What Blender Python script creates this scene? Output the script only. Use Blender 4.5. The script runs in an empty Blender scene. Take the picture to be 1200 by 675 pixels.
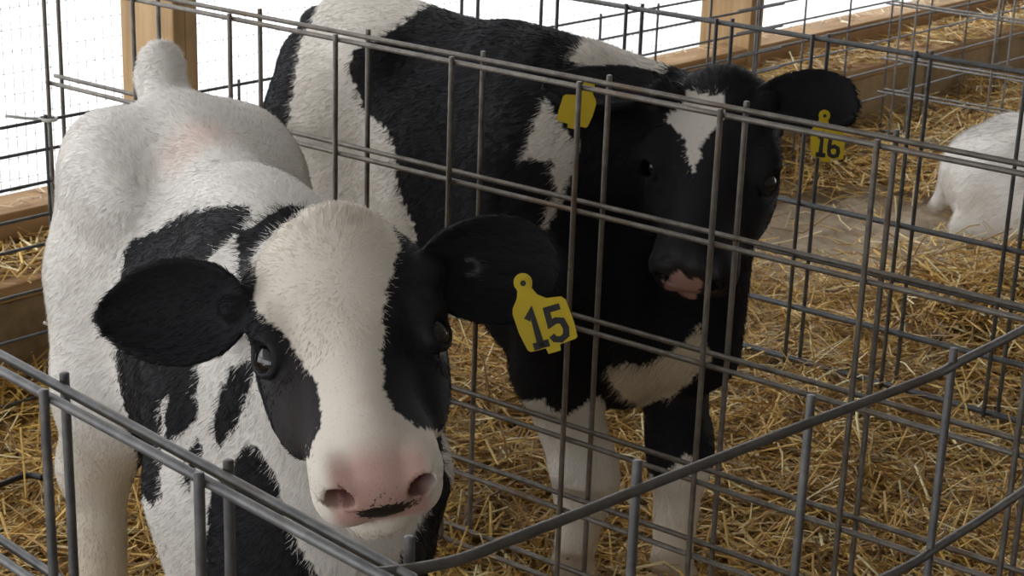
import bpy, bmesh, math, random, time
import numpy as np
from mathutils import Matrix, Vector
T0 = time.time()
rng = np.random.default_rng(7); random.seed(7)
SC = bpy.context.scene; COL = SC.collection
# ------------------------------------------------------------------ camera
CAMZ, FPX, PITCH, ROLL = 1.55, 2160.8, 0.3325, 0.0353
_cp, _sp, _c, _s = math.cos(PITCH), math.sin(PITCH), math.cos(ROLL), math.sin(ROLL)
FW = np.array([0, _cp, -_sp]); _up = np.array([0, _sp, _cp]); _rt = np.array([1., 0, 0])
RT = _c*_rt + _s*_up; UP = -_s*_rt + _c*_up
CAM = np.array([0, 0, CAMZ])
cd = bpy.data.cameras.new('camera'); cam = bpy.data.objects.new('camera', cd); COL.objects.link(cam)
cd.sensor_width = 36; cd.lens = FPX/1200*36; cd.clip_start = .05; cd.clip_end = 200
cam.matrix_world = Matrix(((RT[0], UP[0], -FW[0], 0), (RT[1], UP[1], -FW[1], 0), (RT[2], UP[2], -FW[2], CAMZ), (0, 0, 0, 1)))
cd.dof.use_dof = True; cd.dof.focus_distance = 2.15; cd.dof.aperture_fstop = 28
SC.camera = cam
# ------------------------------------------------------------------ light
w = bpy.data.worlds.new('overcast_sky'); SC.world = w; w.use_nodes = True
bg = w.node_tree.nodes['Background']; bg.inputs[0].default_value = (.97, .985, 1, 1); bg.inputs[1].default_value = 2.8
SC.view_settings.view_transform = 'Standard'; SC.view_settings.look = 'None'
SC.view_settings.exposure = 0.0; SC.view_settings.gamma = 1; SC.view_settings.use_curve_mapping = False
SC.cycles.max_bounces = 8; SC.cycles.diffuse_bounces = 5; SC.cycles.transparent_max_bounces = 8

# ------------------------------------------------------------------ measuring helpers (metres; y forward, z up)
def ray(u, v): return FW + RT*(u-600)/FPX + UP*(337.5-v)/FPX
def at(u, v, D): return CAM + ray(u, v)*D
def atz(u, v, z): r = ray(u, v); return CAM + r*(z-CAMZ)/r[2]
def onplane(u, v, p0, n): r = ray(u, v); return CAM + r*((np.array(p0)-CAM)@n)/(r@n)
def project(P):
    P = np.asarray(P)-CAM; d = P@FW
    return np.stack([600+FPX*(P@RT)/d, 337.5-FPX*(P@UP)/d], -1)
def nrm(v): v = np.array(v, float); return v/np.linalg.norm(v)

# ------------------------------------------------------------------ object helpers
def tag(o, label=None, cat=None, group=None, kind=None):
    if label: o['label'] = label
    if cat: o['category'] = cat
    if group: o['group'] = group
    if kind: o['kind'] = kind
    return o
def link(name, data, parent=None):
    o = bpy.data.objects.new(name, data); COL.objects.link(o)
    if parent: o.parent = parent
    return o
def empty(name, loc=(0, 0, 0)):
    o = link(name, None); o.location = loc; o.empty_display_size = .1
    return o
def child(o, parent):   # parents are unrotated and unscaled, only moved
    o.parent = parent; o.matrix_parent_inverse = Matrix.Translation(-parent.location)
    return o
def mesh(name, V, F, mat=None, smooth=False):
    me = bpy.data.meshes.new(name); me.from_pydata([tuple(map(float, v)) for v in V], [], [tuple(map(int, f)) for f in F])
    if smooth: me.polygons.foreach_set('use_smooth', [True]*len(me.polygons))
    if mat: me.materials.append(mat)
    me.update(); return me
def fast_mesh(name, V, Q, mat=None, smooth=True):
    V = np.ascontiguousarray(V, np.float32); Q = np.ascontiguousarray(Q, np.int32); k = Q.shape[1]
    me = bpy.data.meshes.new(name); me.vertices.add(len(V)); me.vertices.foreach_set('co', V.ravel())
    me.loops.add(Q.size); me.loops.foreach_set('vertex_index', Q.ravel())
    me.polygons.add(len(Q)); me.polygons.foreach_set('loop_start', np.arange(0, Q.size, k, dtype=np.int32))
    me.polygons.foreach_set('loop_total', np.full(len(Q), k, np.int32))
    me.update(calc_edges=True)
    me.polygons.foreach_set('use_smooth', np.full(len(Q), smooth))
    if mat: me.materials.append(mat)
    return me
def set_col(me, name, rgb):
    a = me.color_attributes.new(name, 'FLOAT_COLOR', 'POINT')
    c = np.ones((len(rgb), 4), np.float32); c[:, :3] = rgb; a.data.foreach_set('color', c.ravel())
def box_mesh(name, o, ax, ay, az, mat, bevel=.004):
    """box from corner o spanned by three edge vectors, with bevelled edges"""
    bm = bmesh.new()
    vs = [bm.verts.new(tuple(np.array(o)+i*np.array(ax)+j*np.array(ay)+k*np.array(az))) for i in (0, 1) for j in (0, 1) for k in (0, 1)]
    for f in ((0, 1, 3, 2), (4, 6, 7, 5), (0, 4, 5, 1), (2, 3, 7, 6), (0, 2, 6, 4), (1, 5, 7, 3)): bm.faces.new([vs[i] for i in f])
    bmesh.ops.recalc_face_normals(bm, faces=bm.faces)
    if bevel: bmesh.ops.bevel(bm, geom=list(bm.edges), offset=bevel, segments=2, affect='EDGES', profile=.5)
    me = bpy.data.meshes.new(name); bm.to_mesh(me); bm.free(); me.materials.append(mat); return me

# ------------------------------------------------------------------ materials
def mat_new(name):
    m = bpy.data.materials.new(name); m.use_nodes = True
    nt = m.node_tree; return m, nt, nt.nodes['Principled BSDF']
def N(nt, t, **kw):
    n = nt.nodes.new(t)
    for k, v in kw.items():
        if k.startswith('i_'): n.inputs[k[2:].replace('_', ' ')].default_value = v
        else: setattr(n, k, v)
    return n
def ramp(nt, fac, stops):
    r = N(nt, 'ShaderNodeValToRGB'); e = r.color_ramp.elements
    while len(e) < len(stops): e.new(.5)
    for x, (p, c) in zip(e, stops): x.position = p; x.color = (*c, 1)
    nt.links.new(fac, r.inputs[0]); return r.outputs[0]
def bump(nt, b, h, strength, dist):
    n = N(nt, 'ShaderNodeBump'); n.inputs['Strength'].default_value = strength; n.inputs['Distance'].default_value = dist
    nt.links.new(h, n.inputs['Height']); nt.links.new(n.outputs[0], b.inputs['Normal'])
def noise(nt, vec, scale, detail=4, rough=.6):
    n = N(nt, 'ShaderNodeTexNoise'); n.inputs['Scale'].default_value = scale; n.inputs['Detail'].default_value = detail; n.inputs['Roughness'].default_value = rough
    nt.links.new(vec, n.inputs['Vector']); return n.outputs[0]
def simple(name, col, rough=.5, metal=0, spec=.5):
    m, nt, b = mat_new(name); b.inputs['Base Color'].default_value = (*col, 1); b.inputs['Roughness'].default_value = rough
    b.inputs['Metallic'].default_value = metal; b.inputs['Specular IOR Level'].default_value = spec; return m

def mat_steel(name, c1, c2, rust):
    m, nt, b = mat_new(name); g = N(nt, 'ShaderNodeNewGeometry').outputs['Position']
    n1 = noise(nt, g, 35, 5, .65); n2 = noise(nt, g, 9, 4, .6)
    base = ramp(nt, n1, [(.3, c1), (.7, c2)]); rm = ramp(nt, n2, [(.56, (0, 0, 0)), (.74, (1, 1, 1))])
    mx = N(nt, 'ShaderNodeMix', data_type='RGBA'); nt.links.new(rm, mx.inputs['Factor']); nt.links.new(base, mx.inputs[6]); mx.inputs[7].default_value = (*rust, 1)
    nt.links.new(mx.outputs[2], b.inputs['Base Color'])
    b.inputs['Metallic'].default_value = .55; b.inputs['Roughness'].default_value = .5
    bump(nt, b, n1, .35, .002); return m
M_steel = mat_steel('galvanised_steel', (.10, .10, .105), (.21, .21, .21), (.13, .095, .07))
M_steel_worn = mat_steel('worn_steel', (.13, .115, .10), (.27, .25, .225), (.18, .125, .085))
M_steel_dark = mat_steel('weathered_dark_steel', (.075, .08, .085), (.15, .155, .16), (.10, .075, .06))
M_steel_light = mat_steel('bright_galvanised_steel', (.28, .29, .30), (.45, .46, .47), (.2, .19, .18))

M_steel_near = mat_steel('weathered_brown_steel', (.085, .08, .075), (.17, .16, .15), (.12, .09, .07))
M_steel_pale = mat_steel('pale_galvanised_steel', (.20, .205, .21), (.33, .335, .34), (.18, .16, .14))
M_screen = simple('screen_wire', (.10, .10, .10), .6, .3)
def mat_wood(name, c1, c2, c3, axis):
    """plank wood: growth rings stretched along the plank's own axis"""
    m, nt, b = mat_new(name); g = N(nt, 'ShaderNodeNewGeometry').outputs['Position']
    vr = N(nt, 'ShaderNodeVectorRotate', rotation_type='Z_AXIS'); nt.links.new(g, vr.inputs['Vector']); vr.inputs['Angle'].default_value = -math.radians(48.5)
    mp = N(nt, 'ShaderNodeMapping'); nt.links.new(vr.outputs[0], mp.inputs['Vector'])
    mp.inputs['Scale'].default_value = {'x': (.7, 12, 12), 'z': (12, 12, .7)}[axis]
    n1 = noise(nt, mp.outputs[0], 2.2, 6, .65); n2 = noise(nt, g, 3.5, 3, .5)
    c = ramp(nt, n1, [(.3, c1), (.5, c2), (.72, c3)]); d = ramp(nt, n2, [(.35, (.72, .70, .68)), (.65, (1, 1, 1))])
    mx = N(nt, 'ShaderNodeMix', data_type='RGBA', blend_type='MULTIPLY'); mx.inputs['Factor'].default_value = 1
    nt.links.new(c, mx.inputs[6]); nt.links.new(d, mx.inputs[7]); nt.links.new(mx.outputs[2], b.inputs['Base Color'])
    b.inputs['Roughness'].default_value = .75; b.inputs['Specular IOR Level'].default_value = .25
    bump(nt, b, n1, .3, .004); return m
M_post = mat_wood('pine_post', (.40, .25, .12), (.56, .38, .20), (.66, .48, .28), 'z')
M_plank = mat_wood('weathered_pine_plank', (.30, .18, .08), (.45, .28, .135), (.56, .37, .20), 'x')

def mat_rough(name, stops, scale, bs, bd, rough=.9):
    m, nt, b = mat_new(name); g = N(nt, 'ShaderNodeNewGeometry').outputs['Position']
    n1 = noise(nt, g, scale, 7, .62); nt.links.new(ramp(nt, n1, stops), b.inputs['Base Color'])
    b.inputs['Roughness'].default_value = rough; b.inputs['Specular IOR Level'].default_value = .15
    bump(nt, b, n1, bs, bd); return m
M_conc = mat_rough('stained_concrete', [(.3, (.17, .12, .065)), (.5, (.33, .24, .135)), (.7, (.43, .33, .20))], 6, .4, .01)
M_dirt = mat_rough('trampled_bedding', [(.3, (.07, .036, .009)), (.55, (.20, .13, .055)), (.75, (.42, .34, .23))], 14, .6, .02)
nt = M_dirt.node_tree; b = nt.nodes['Principled BSDF']; src = b.inputs['Base Color'].links[0].from_socket; g = N(nt, 'ShaderNodeNewGeometry').outputs['Position']
vd = N(nt, 'ShaderNodeVectorMath', operation='DISTANCE'); nt.links.new(g, vd.inputs[0]); vd.inputs[1].default_value = (.95, 5.15, 0)   # a swept patch of bare concrete
ad = N(nt, 'ShaderNodeMath', operation='MULTIPLY_ADD'); nt.links.new(noise(nt, g, 5, 4, .6), ad.inputs[0]); ad.inputs[1].default_value = .5; nt.links.new(vd.outputs['Value'], ad.inputs[2])
mx = N(nt, 'ShaderNodeMix', data_type='RGBA'); nt.links.new(ramp(nt, ad.outputs[0], [(.62, (1, 1, 1)), (.95, (0, 0, 0))]), mx.inputs['Factor']); nt.links.new(src, mx.inputs[6])
nt.links.new(ramp(nt, noise(nt, g, 18, 6, .65), [(.3, (.30, .235, .165)), (.7, (.50, .415, .31))]), mx.inputs[7]); nt.links.new(mx.outputs[2], b.inputs['Base Color'])
M_snow = mat_rough('snow', [(.3, (.8, .82, .85)), (.7, (.9, .91, .93))], 2, .2, .02)
M_roof = simple('roof_sheet', (.45, .44, .42), .6); M_light_block = simple('light_block_boards', (.22, .18, .14), .8)  # boards of the added blocking wall, dark to cut bounce light
M_alley = mat_rough('barn_alley_concrete', [(.3, (.30, .28, .25)), (.7, (.42, .40, .36))], 4, .3, .01)

m, nt, b = mat_new('straw'); a = N(nt, 'ShaderNodeAttribute', attribute_name='Col')
nt.links.new(a.outputs['Color'], b.inputs['Base Color']); b.inputs['Roughness'].default_value = .48; b.inputs['Specular IOR Level'].default_value = .45
M_straw = m

def mat_coat(name, hair):
    m, nt, b = mat_new(name); a = N(nt, 'ShaderNodeAttribute', attribute_name='Col'); out = a.outputs['Color']
    if hair:
        b.inputs['Roughness'].default_value = .6; b.inputs['Specular IOR Level'].default_value = .17
    else:
        s = N(nt, 'ShaderNodeAttribute', attribute_name='Speck'); g = N(nt, 'ShaderNodeNewGeometry').outputs['Position']
        v = noise(nt, g, 230, 3, .6); ad = N(nt, 'ShaderNodeMath', operation='ADD'); nt.links.new(v, ad.inputs[0]); nt.links.new(s.outputs['Fac'], ad.inputs[1])
        f = ramp(nt, ad.outputs[0], [(.84, (0, 0, 0)), (.90, (1, 1, 1))])
        mx = N(nt, 'ShaderNodeMix', data_type='RGBA'); nt.links.new(f, mx.inputs['Factor']); nt.links.new(out, mx.inputs[6]); mx.inputs[7].default_value = (.022, .02, .022, 1)
        nt.links.new(mx.outputs[2], b.inputs['Base Color'])
        gl = N(nt, 'ShaderNodeAttribute', attribute_name='Gloss'); mr = N(nt, 'ShaderNodeMapRange'); nt.links.new(gl.outputs['Fac'], mr.inputs[0]); mr.inputs[3].default_value = .8; mr.inputs[4].default_value = .38
        nt.links.new(mr.outputs[0], b.inputs['Roughness']); b.inputs['Specular IOR Level'].default_value = .35
        b.inputs['Subsurface Weight'].default_value = .0
        bump(nt, b, noise(nt, g, 300, 2, .5), .25, .002)
        return m
    nt.links.new(out, b.inputs['Base Color']); return m
M_coat = mat_coat('calf_skin', False); M_fur = mat_coat('calf_fur', True)
M_eye = simple('calf_eye', (.008, .007, .009), .06, 0, .8)
M_tag = simple('yellow_tag_plastic', (.52, .385, .004), .42)
M_ink = simple('black_tag_ink', (.008, .008, .009), .5)
M_tie = simple('white_nylon', (.75, .75, .73), .45)
M_hose = simple('black_rubber', (.015, .016, .018), .35)

# ------------------------------------------------------------------ the plan: divider line A, fence line E, pen directions
DA = np.array([math.cos(.6352), -math.sin(.6352), 0]); DN = np.array([.593, .805, 0]); STEP = .2581
B0 = np.array([-.524, 3.316, 0]); TOP = .9026
ea = math.radians(48.5); EE = np.array([math.cos(ea), math.sin(ea), 0]); EN = np.array([-math.sin(ea), math.cos(ea), 0])
E0 = B0 - 2*STEP*DA
Z = np.array([0, 0, 1.])
def wallpt(e, n, z): return E0 + EE*e + EN*n + Z*z

# ------------------------------------------------------------------ setting
def slab(name, e0, e1, n0, n1, z0, z1, mat, bevel=.0):
    return tag(link(name, box_mesh(name, wallpt(e0, n0, z0), EE*(e1-e0), EN*(n1-n0), Z*(z1-z0), mat, bevel)), kind='structure')
def ground_h(x, y):
    p = np.stack([np.asarray(x, float), np.asarray(y, float)], -1); o = p-E0[:2]
    e = o@EE[:2]; n = o@EN[:2]
    h = .012*np.sin(5.1*x+1.3)*np.cos(4.3*y) + .012*np.sin(9*x-3*y) + .007*np.sin(17*x+2)*np.sin(15*y)
    h = h - .06 - .055*np.exp(-(((x-.28)/.42)**2+((y-2.95)/.40)**2)) + .016*np.sin(23*x+4*y)*np.sin(19*y-7*x) + .012*np.sin(41*x-11*y+1)*np.sin(37*y+9*x) + .035*np.exp(-(((x-.95)/.35)**2+((y-3.0)/.35)**2)) + .13*np.exp(-(((x-1.45)/.5)**2+((y-4.45)/.35)**2)) + .05*np.exp(-(((x-.2)/.3)**2+((y-3.9)/.3)**2))
    h = h + .055*np.exp(-((n-.10)/.14)**2)*np.clip(1-e/2.6, .35, 1) + .04*np.clip((e-1.9)/.8, 0, 1)
    return h
def ground_z(x, y): return ground_h(x, y)-.012
xs = np.linspace(-3, 4.5, 260); ys = np.linspace(.4, 8.2, 260)
X, Y = np.meshgrid(xs, ys); inside = ((np.stack([X, Y], -1)-E0[:2])@EN[:2])
Yc = Y; Zg = ground_z(X, Y)
V = np.stack([X, Y, Zg], -1).reshape(-1, 3); idx = np.arange(len(V)).reshape(X.shape)
Q = np.stack([idx[:-1, :-1], idx[:-1, 1:], idx[1:, 1:], idx[1:, :-1]], -1).reshape(-1, 4)
Q = Q[inside.reshape(-1)[Q].max(1) < .26]
floor = tag(link('floor', fast_mesh('floor', V, Q, M_dirt)), kind='structure')
floor['label'] = 'bedded barn floor under the loose golden straw'
slab('alley_floor', -9, 12, -14, -1.0, -.30, -.12, M_alley)
slab('snow_ground', -40, 40, .72, 60, -.9, -.3, M_snow)
slab('roof', -9, 12, -7.0, 1.2, 3.0, 3.06, M_roof)
slab('wall_light_block', -9, 12, -7.1, -7.0, -.3, 3.0, M_light_block)  # unseen wall added behind the camera to darken light from the front
# stem wall of concrete with the framed wall on top
slab('wall_back', -6, 12, .14, .72, -.3, .205, M_conc, .006)
wf = empty('wall_framing', tuple(wallpt(0, .3, .2))); tag(wf, 'timber framing of the open barn wall with deep posts and sill planks', kind='structure')
def framing(name, e0, e1, n0, n1, z0, z1, mat, bevel=.004):
    return child(link(name, box_mesh(name, wallpt(e0, n0, z0), EE*(e1-e0), EN*(n1-n0), Z*(z1-z0), mat, bevel)), wf)
for k in range(5):
    e0 = -6+k*3.6; framing('ledge_plank', e0, e0+3.594, .132, .335, .207, .243, M_plank)
POSTS = [.568+2.37*k for k in range(-2, 4)]
for e0 in POSTS:
    framing('post', e0, e0+.0355, .335, .54, .244, 2.7, M_post); framing('post', e0+.0365, e0+.072, .335, .54, .244, 2.7, M_post)
for k, e0 in enumerate(POSTS[:-1]):
    a_, b_ = e0+.073, e0+2.369
    framing('sill_plank', a_, b_, .34, .378, .244, .305, M_plank)
    framing('sill_cap', a_, b_, .34, .47, .306, .330, M_plank)
    framing('header_plank', a_, b_, .34, .378, 2.3, 2.6, M_plank)
# ------------------------------------------------------------------ welded mesh across the openings
def tube_pts(V, F, p, q, r, k=4):
    p = np.array(p); q = np.array(q); d = nrm(q-p); a = nrm(np.cross(d, [.31, .2, .93])); b = np.cross(d, a); i = len(V)
    for c in (p, q):
        for j in range(k): t = 2*math.pi*j/k; V.append(c+r*(math.cos(t)*a+math.sin(t)*b))
    for j in range(k): F.append((i+j, i+(j+1) % k, i+k+(j+1) % k, i+k+j))
def screen(e0, e1, label):
    V, F = [], []; e = e0
    while e < e1: tube_pts(V, F, wallpt(e, .56, .3), wallpt(e, .56, 2.3), .0010, 3); e += .0254
    z = .33
    while z < 2.3: tube_pts(V, F, wallpt(e0, .561, z), wallpt(e1, .561, z), .0010, 3); z += .0508
    o = link('wire_mesh_screen', mesh('wire_mesh_screen', V, F, M_screen)); tag(o, label, 'screen', 'wire mesh screens', kind='stuff')
screen(-1.73, .62, 'fine welded wire mesh over the opening on the near side of the first post')
screen(.62, 2.98, 'fine welded wire mesh over the opening between the two posts')

# ------------------------------------------------------------------ wire panels
def unit_rod(mat, k=10):
    V, F = [], []
    prof = [(0, -.5), (.8, -.5), (1, -.499), (1, .499), (.8, .5), (0, .5)]
    rings = []
    for r, z in prof:
        if r == 0: V.append((0, 0, z)); rings.append([len(V)-1])
        else:
            s = len(V); V += [(r*math.cos(2*math.pi*j/k), r*math.sin(2*math.pi*j/k), z) for j in range(k)]; rings.append(list(range(s, s+k)))
    for A, B in zip(rings, rings[1:]):
        for j in range(k):
            if len(A) == 1: F.append((A[0], B[(j+1) % k], B[j]))
            elif len(B) == 1: F.append((A[j], A[(j+1) % k], B[0]))
            else: F.append((A[j], A[(j+1) % k], B[(j+1) % k], B[j]))
    return mesh('rod', V, F, mat, True)
RODS = {}
def rod(name, p, q, r, mat, parent):
    p = Vector(p); q = Vector(q)
    if mat.name not in RODS: RODS[mat.name] = unit_rod(mat)
    o = link(name, RODS[mat.name]); o.location = (p+q)/2; o.rotation_mode = 'QUATERNION'
    o.rotation_quaternion = Vector((0, 0, 1)).rotation_difference((q-p).normalized()); o.scale = (r, r, (q-p).length)
    return child(o, parent)
def bent_rod(name, pts, r, mat, parent, k=10, sub=8):
    pts = [np.array(p, float) for p in pts]; P = []
    ext = [2*pts[0]-pts[1]]+pts+[2*pts[-1]-pts[-2]]
    for i in range(1, len(ext)-2):
        p0, p1, p2, p3 = ext[i-1:i+3]
        for s in range(sub):
            t = s/sub; P.append(.5*((2*p1)+(-p0+p2)*t+(2*p0-5*p1+4*p2-p3)*t*t+(-p0+3*p1-3*p2+p3)*t**3))
    P.append(pts[-1]); V, F = [], []
    for i, p in enumerate(P):
        d = nrm(P[min(i+1, len(P)-1)]-P[max(i-1, 0)]); a = nrm(np.cross(d, [.2, .1, 1])); b = np.cross(d, a)
        V += [p+r*(math.cos(2*math.pi*j/k)*a+math.sin(2*math.pi*j/k)*b) for j in range(k)]
    for i in range(len(P)-1):
        for j in range(k): F.append((i*k+j, i*k+(j+1) % k, (i+1)*k+(j+1) % k, (i+1)*k+j))
    F.append(tuple(range(k))[::-1]); F.append(tuple(range((len(P)-1)*k, len(P)*k)))
    o = link(name, mesh(name, V, F, mat, True))
    return child(o, parent) if parent else o
def panel(p0, d, side, s0, s1, ups, rows, r, mat, label, group, top_ext=.006, bottom=None):
    """welded panel: rails along d at the heights in rows, uprights at the distances in ups, welded on one side (side = unit vector * sign)"""
    p0 = np.array(p0); t = empty('wire_panel', tuple(p0+np.array(d)*((s0+s1)/2))); tag(t, label, 'wire panel', group)
    for z in rows: rod('rail', p0+d*s0+Z*z, p0+d*s1+Z*z, r, mat, t)
    zb = rows[-1]-.008 if bottom is None else bottom
    for s in ups: rod('upright', p0+d*s+side*r*1.7+Z*zb, p0+d*s+side*r*1.7+Z*(rows[0]+r+top_ext), r, mat, t)
    return t
G = 'wire panels of the calf pens'
rowsA = [TOP, TOP-.2032, TOP-.4025, TOP-.604, TOP-.7364, TOP-.8746]
pA = panel(B0, DA, -DN, -.530, 1.95, [STEP*i for i in range(-2, 8)], rowsA, .0046, M_steel_worn, 'grey wire panel between the two calves, the inner layer', G)
ub = [(onplane(u, v, B0+DN*.05, DN)-B0)@DA for u, v in ((301, 19), (428, 40), (563, 64), (711, 92), (872, 122), (1048, 157))]
stp = (ub[-1]-ub[0])/5; ub = [(onplane(67, 60, B0+DN*.05, DN)-B0)@DA, (onplane(182, 20, B0+DN*.05, DN)-B0)@DA]+ub+[ub[-1]+stp, ub[-1]+2*stp]
pB = panel(B0+DN*.05, DA, DN, ub[0]-.012, 1.96, ub, rowsA, .0046, M_steel_worn, 'grey wire panel between the two calves, the layer on the side of calf 16', G, top_ext=.008)
rowsC = [.780, .592, .407, .285, .1634, .0385]
upC = [.588+.2418*k for k in range(-2, 7)]; upC2 = [.614+.2405*k for k in range(-2, 7)]
C0 = E0+DN*1.2
panel(C0, DA, -DN, .04, 2.2, upC, rowsC, .0046, M_steel_dark, 'grey wire panel behind calf 16, in front of the straw heap', G)
panel(C0+DN*.012, DA, DN, .04, 2.2, upC2, rowsC, .0046, M_steel_dark, 'grey wire panel behind calf 16, on the side of the lying white calf', G)
rowsE = [.626, .566, .498, .430, .368, .272, .177, .04]
panel(E0, EE, EN, -1.2, 2.62, [.49+.2515*k for k in range(-6, 9)], rowsE, .0036, M_steel_dark, 'dark wire panel with close upper rails along the open wall, nearer run', G)
panel(E0+EN*.014, EE, EN, 2.4, 6.4, [2.51+.262*k for k in range(0, 15)], rowsE, .0036, M_steel, 'dark wire panel with close upper rails along the open wall, farther run', G)
D0 = E0+EE*3.22-EN*.03; rowsD = [.70, .60, .50, .318, .205, .065]
panel(D0, DA, -DN, -.03, 2.4, [.03+.33*k for k in range(0, 8)], rowsD, .0036, M_steel_pale, 'pale wire panel at the back beyond the lying white calf', G)
panel(D0+DN*.05, DA, DN, -.03, 2.4, [.055+.33*k for k in range(0, 8)], rowsD, .0036, M_steel_pale, 'pale wire panel at the back beyond the lying white calf, farther layer', G)
# near corner of the front pen
nc = np.array([-.064, 1.236, 0]); dl = nrm(np.array([-.405, 1.531, 0])-nc); nl = np.array([-dl[1], dl[0], 0])
if nl[1] > 0: nl = -nl
rowsN = [TOP, TOP-.2032, TOP-.4025, TOP-.604, TOP-.7364, TOP-.8746]
q1 = np.array([-.473, 1.589, 0]); q2 = np.array([-.121, 1.246, 0]); dn = nrm(q1-q2); cN = q2-dn*.06
upsN = [(np.array([*atz(u, v, TOP)[:2], 0])-cN)@dn for u, v in ((265, 557), (67, 465))]; stp = upsN[1]-upsN[0]
panel(cN, dn, nl, .0, 1.6, [upsN[0]+stp*k for k in range(0, 6)], rowsN, .0047, M_steel, 'near grey wire panel running out of the lower left corner, outer layer', G)
q1 = np.array([-.483, 1.628, 0]); q2 = np.array([-.124, 1.27, 0]); dn2 = nrm(q1-q2); cN2 = q2-dn2*.085
upsN2 = [(np.array([*atz(u, v, TOP)[:2], 0])-cN2)@dn2 for u, v in ((272, 552), (86, 447))]; stp = upsN2[1]-upsN2[0]
panel(cN2, dn2, -nl, .0, 1.6, [upsN2[0]+stp*k for k in range(0, 6)], rowsN, .0047, M_steel, 'near grey wire panel running out of the lower left corner, inner layer', G)
t = empty('wire_panel', (.4, 1.65, .45)); tag(t, 'bowed grey wire panel in front running from the near corner to the right edge', 'wire panel', G)
bow = [(440, 672), (490, 666), (540, 655), (600, 632), (680, 601), (755, 571), (850, 534), (958, 492), (1087, 443), (1125, 424), (1200, 386), (1300, 330), (1420, 262)]
for z in rowsN: bent_rod('rail', [(*atz(u, v, TOP)[:2], z) for u, v in bow], .0047, M_steel_near, t)
for (u, v) in ((488, 660), (755, 568), (958, 489), (1125, 432), (1290, 350)):
    p = atz(u, v, TOP)+np.array([-.006, .008, 0]); rod('upright', (p[0], p[1], .02), (p[0], p[1], TOP+.018), .0043, M_steel, t)
# zip ties
def zip_tie(p, d, tail, label):
    t = empty('zip_tie', tuple(p)); tag(t, label, 'zip tie', 'white zip ties'); V, F = [], []
    R, k, m = .015, 20, 4
    for i in range(k):
        th = 2*math.pi*i/k; c = np.array([math.cos(th)*R*1.2, math.sin(th)*R, 0])
        for (dr, dz) in ((-.001, -.0035), (.001, -.0035), (.001, .0035), (-.001, .0035)): V.append(p+c*(1+dr/R)+Z*dz)
    for i in range(k):
        for j in range(m): F.append((i*m+j, i*m+(j+1) % m, ((i+1) % k)*m+(j+1) % m, ((i+1) % k)*m+j))
    child(link('loop', mesh('loop', V, F, M_tie, True)), t)
    bent_rod('tail', [p-np.array([.015, 0, 0]), p+np.array(d)*tail*.5+Z*.004, p+np.array(d)*tail+Z*.012], .0035, M_tie, t, 6, 4)
zip_tie(E0+DA*.0+Z*.628-DN*.012, np.array([-.9, -.4, .0]), .085, 'white zip tie with a long tail at the fence end beside the first post')
zip_tie(E0+Z*.182-DN*.012, np.array([-.9, -.4, 0]), .03, 'short white zip tie low on the fence behind calf 15')
hp = [atz(u, v, .045) for u, v in ((-40, 580), (0, 568), (18, 561), (34, 557), (50, 560))]
tag(bent_rod('hose', hp, .006, M_hose, None), 'short length of black hose in the straw behind the front panel', 'hose')
print('structure', time.time()-T0)
# ------------------------------------------------------------------ straw
def straw_blades(n, sampler, lmin, lmax, lift, tilt, wmin=.0026, wmax=.0058):
    P = sampler(n); n = len(P)
    L = rng.uniform(lmin, lmax, n)*rng.choice([1, 1, .6, .4], n); W = rng.uniform(wmin, wmax, n)
    az = rng.uniform(0, 2*np.pi, n); el = rng.normal(0, tilt, n)
    d = np.stack([np.cos(az)*np.cos(el), np.sin(az)*np.cos(el), np.sin(el)], -1)
    s = np.stack([-np.sin(az), np.cos(az), rng.normal(0, .45, n)], -1); s /= np.linalg.norm(s, axis=1)[:, None]
    u = np.cross(d, s); u *= np.sign(u[:, 2:]+1e-9)
    P = P+np.array([0, 0, 1.])*(lift*rng.uniform(.05, 1, n)**1.5+np.abs(np.sin(el))*L*.35)[:, None]
    bend = rng.normal(0, .07, n)*L; V = []
    for k, t in enumerate((-.5, 0, .5)):
        c = P+d*(L*t)[:, None]+u*(bend*(1-4*t*t))[:, None]+s*((bend*rng.normal(0, .6, n))*(1-4*t*t))[:, None]
        ws = (W*(1, 1, .8)[k])[:, None]
        V += [c-s*ws/2, c+u*ws*.28, c+s*ws/2]
    V = np.stack(V, 1)
    base = np.arange(n)[:, None, None]*9
    q = np.array([[0, 1, 4, 3], [1, 2, 5, 4], [3, 4, 7, 6], [4, 5, 8, 7]])[None]
    Q = (base+q).reshape(-1, 4)
    t = rng.beta(1.3, 1.3, n)[:, None]
    c = (1-t)*np.array([.30, .145, .02])+t*np.array([.86, .62, .22])
    pale = rng.random(n) < .15; c[pale] = np.array([.95, .86, .58])*rng.uniform(.8, 1, (pale.sum(), 1))
    dark = rng.random(n) < .25; c[dark] *= np.array([.42, .36, .30])
    c = np.clip(c*np.array([1.1, 1.06, .88]), 0, .97)
    return V.reshape(-1, 3), Q, np.repeat(c, 9, 0)
def floor_sampler(n):
    D = rng.uniform(0, 1, n*3); e = rng.uniform(-1.3, 4.6, n*3); nn = -3.0+3.14*rng.uniform(0, 1, n*3)
    p = E0[:2]+e[:, None]*EE[:2]+nn[:, None]*EN[:2]
    d = np.linalg.norm(p, axis=1); keep = rng.random(len(p)) < np.clip(2.7/d, 0, 1)**1.6
    keep &= p[:, 1] > 1.9
    q = project(np.c_[p, np.zeros(len(p))]); keep &= (q[:, 0] > -300) & (q[:, 0] < 1500) & (q[:, 1] < 900)
    bare = np.exp(-(((p[:, 0]-.95)/.5)**2+((p[:, 1]-5.15)/.5)**2)); keep &= rng.random(len(p)) > .97*np.clip(bare*1.6, 0, 1)
    p = p[keep][:n]; return np.c_[p, ground_h(p[:, 0], p[:, 1])]
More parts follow.
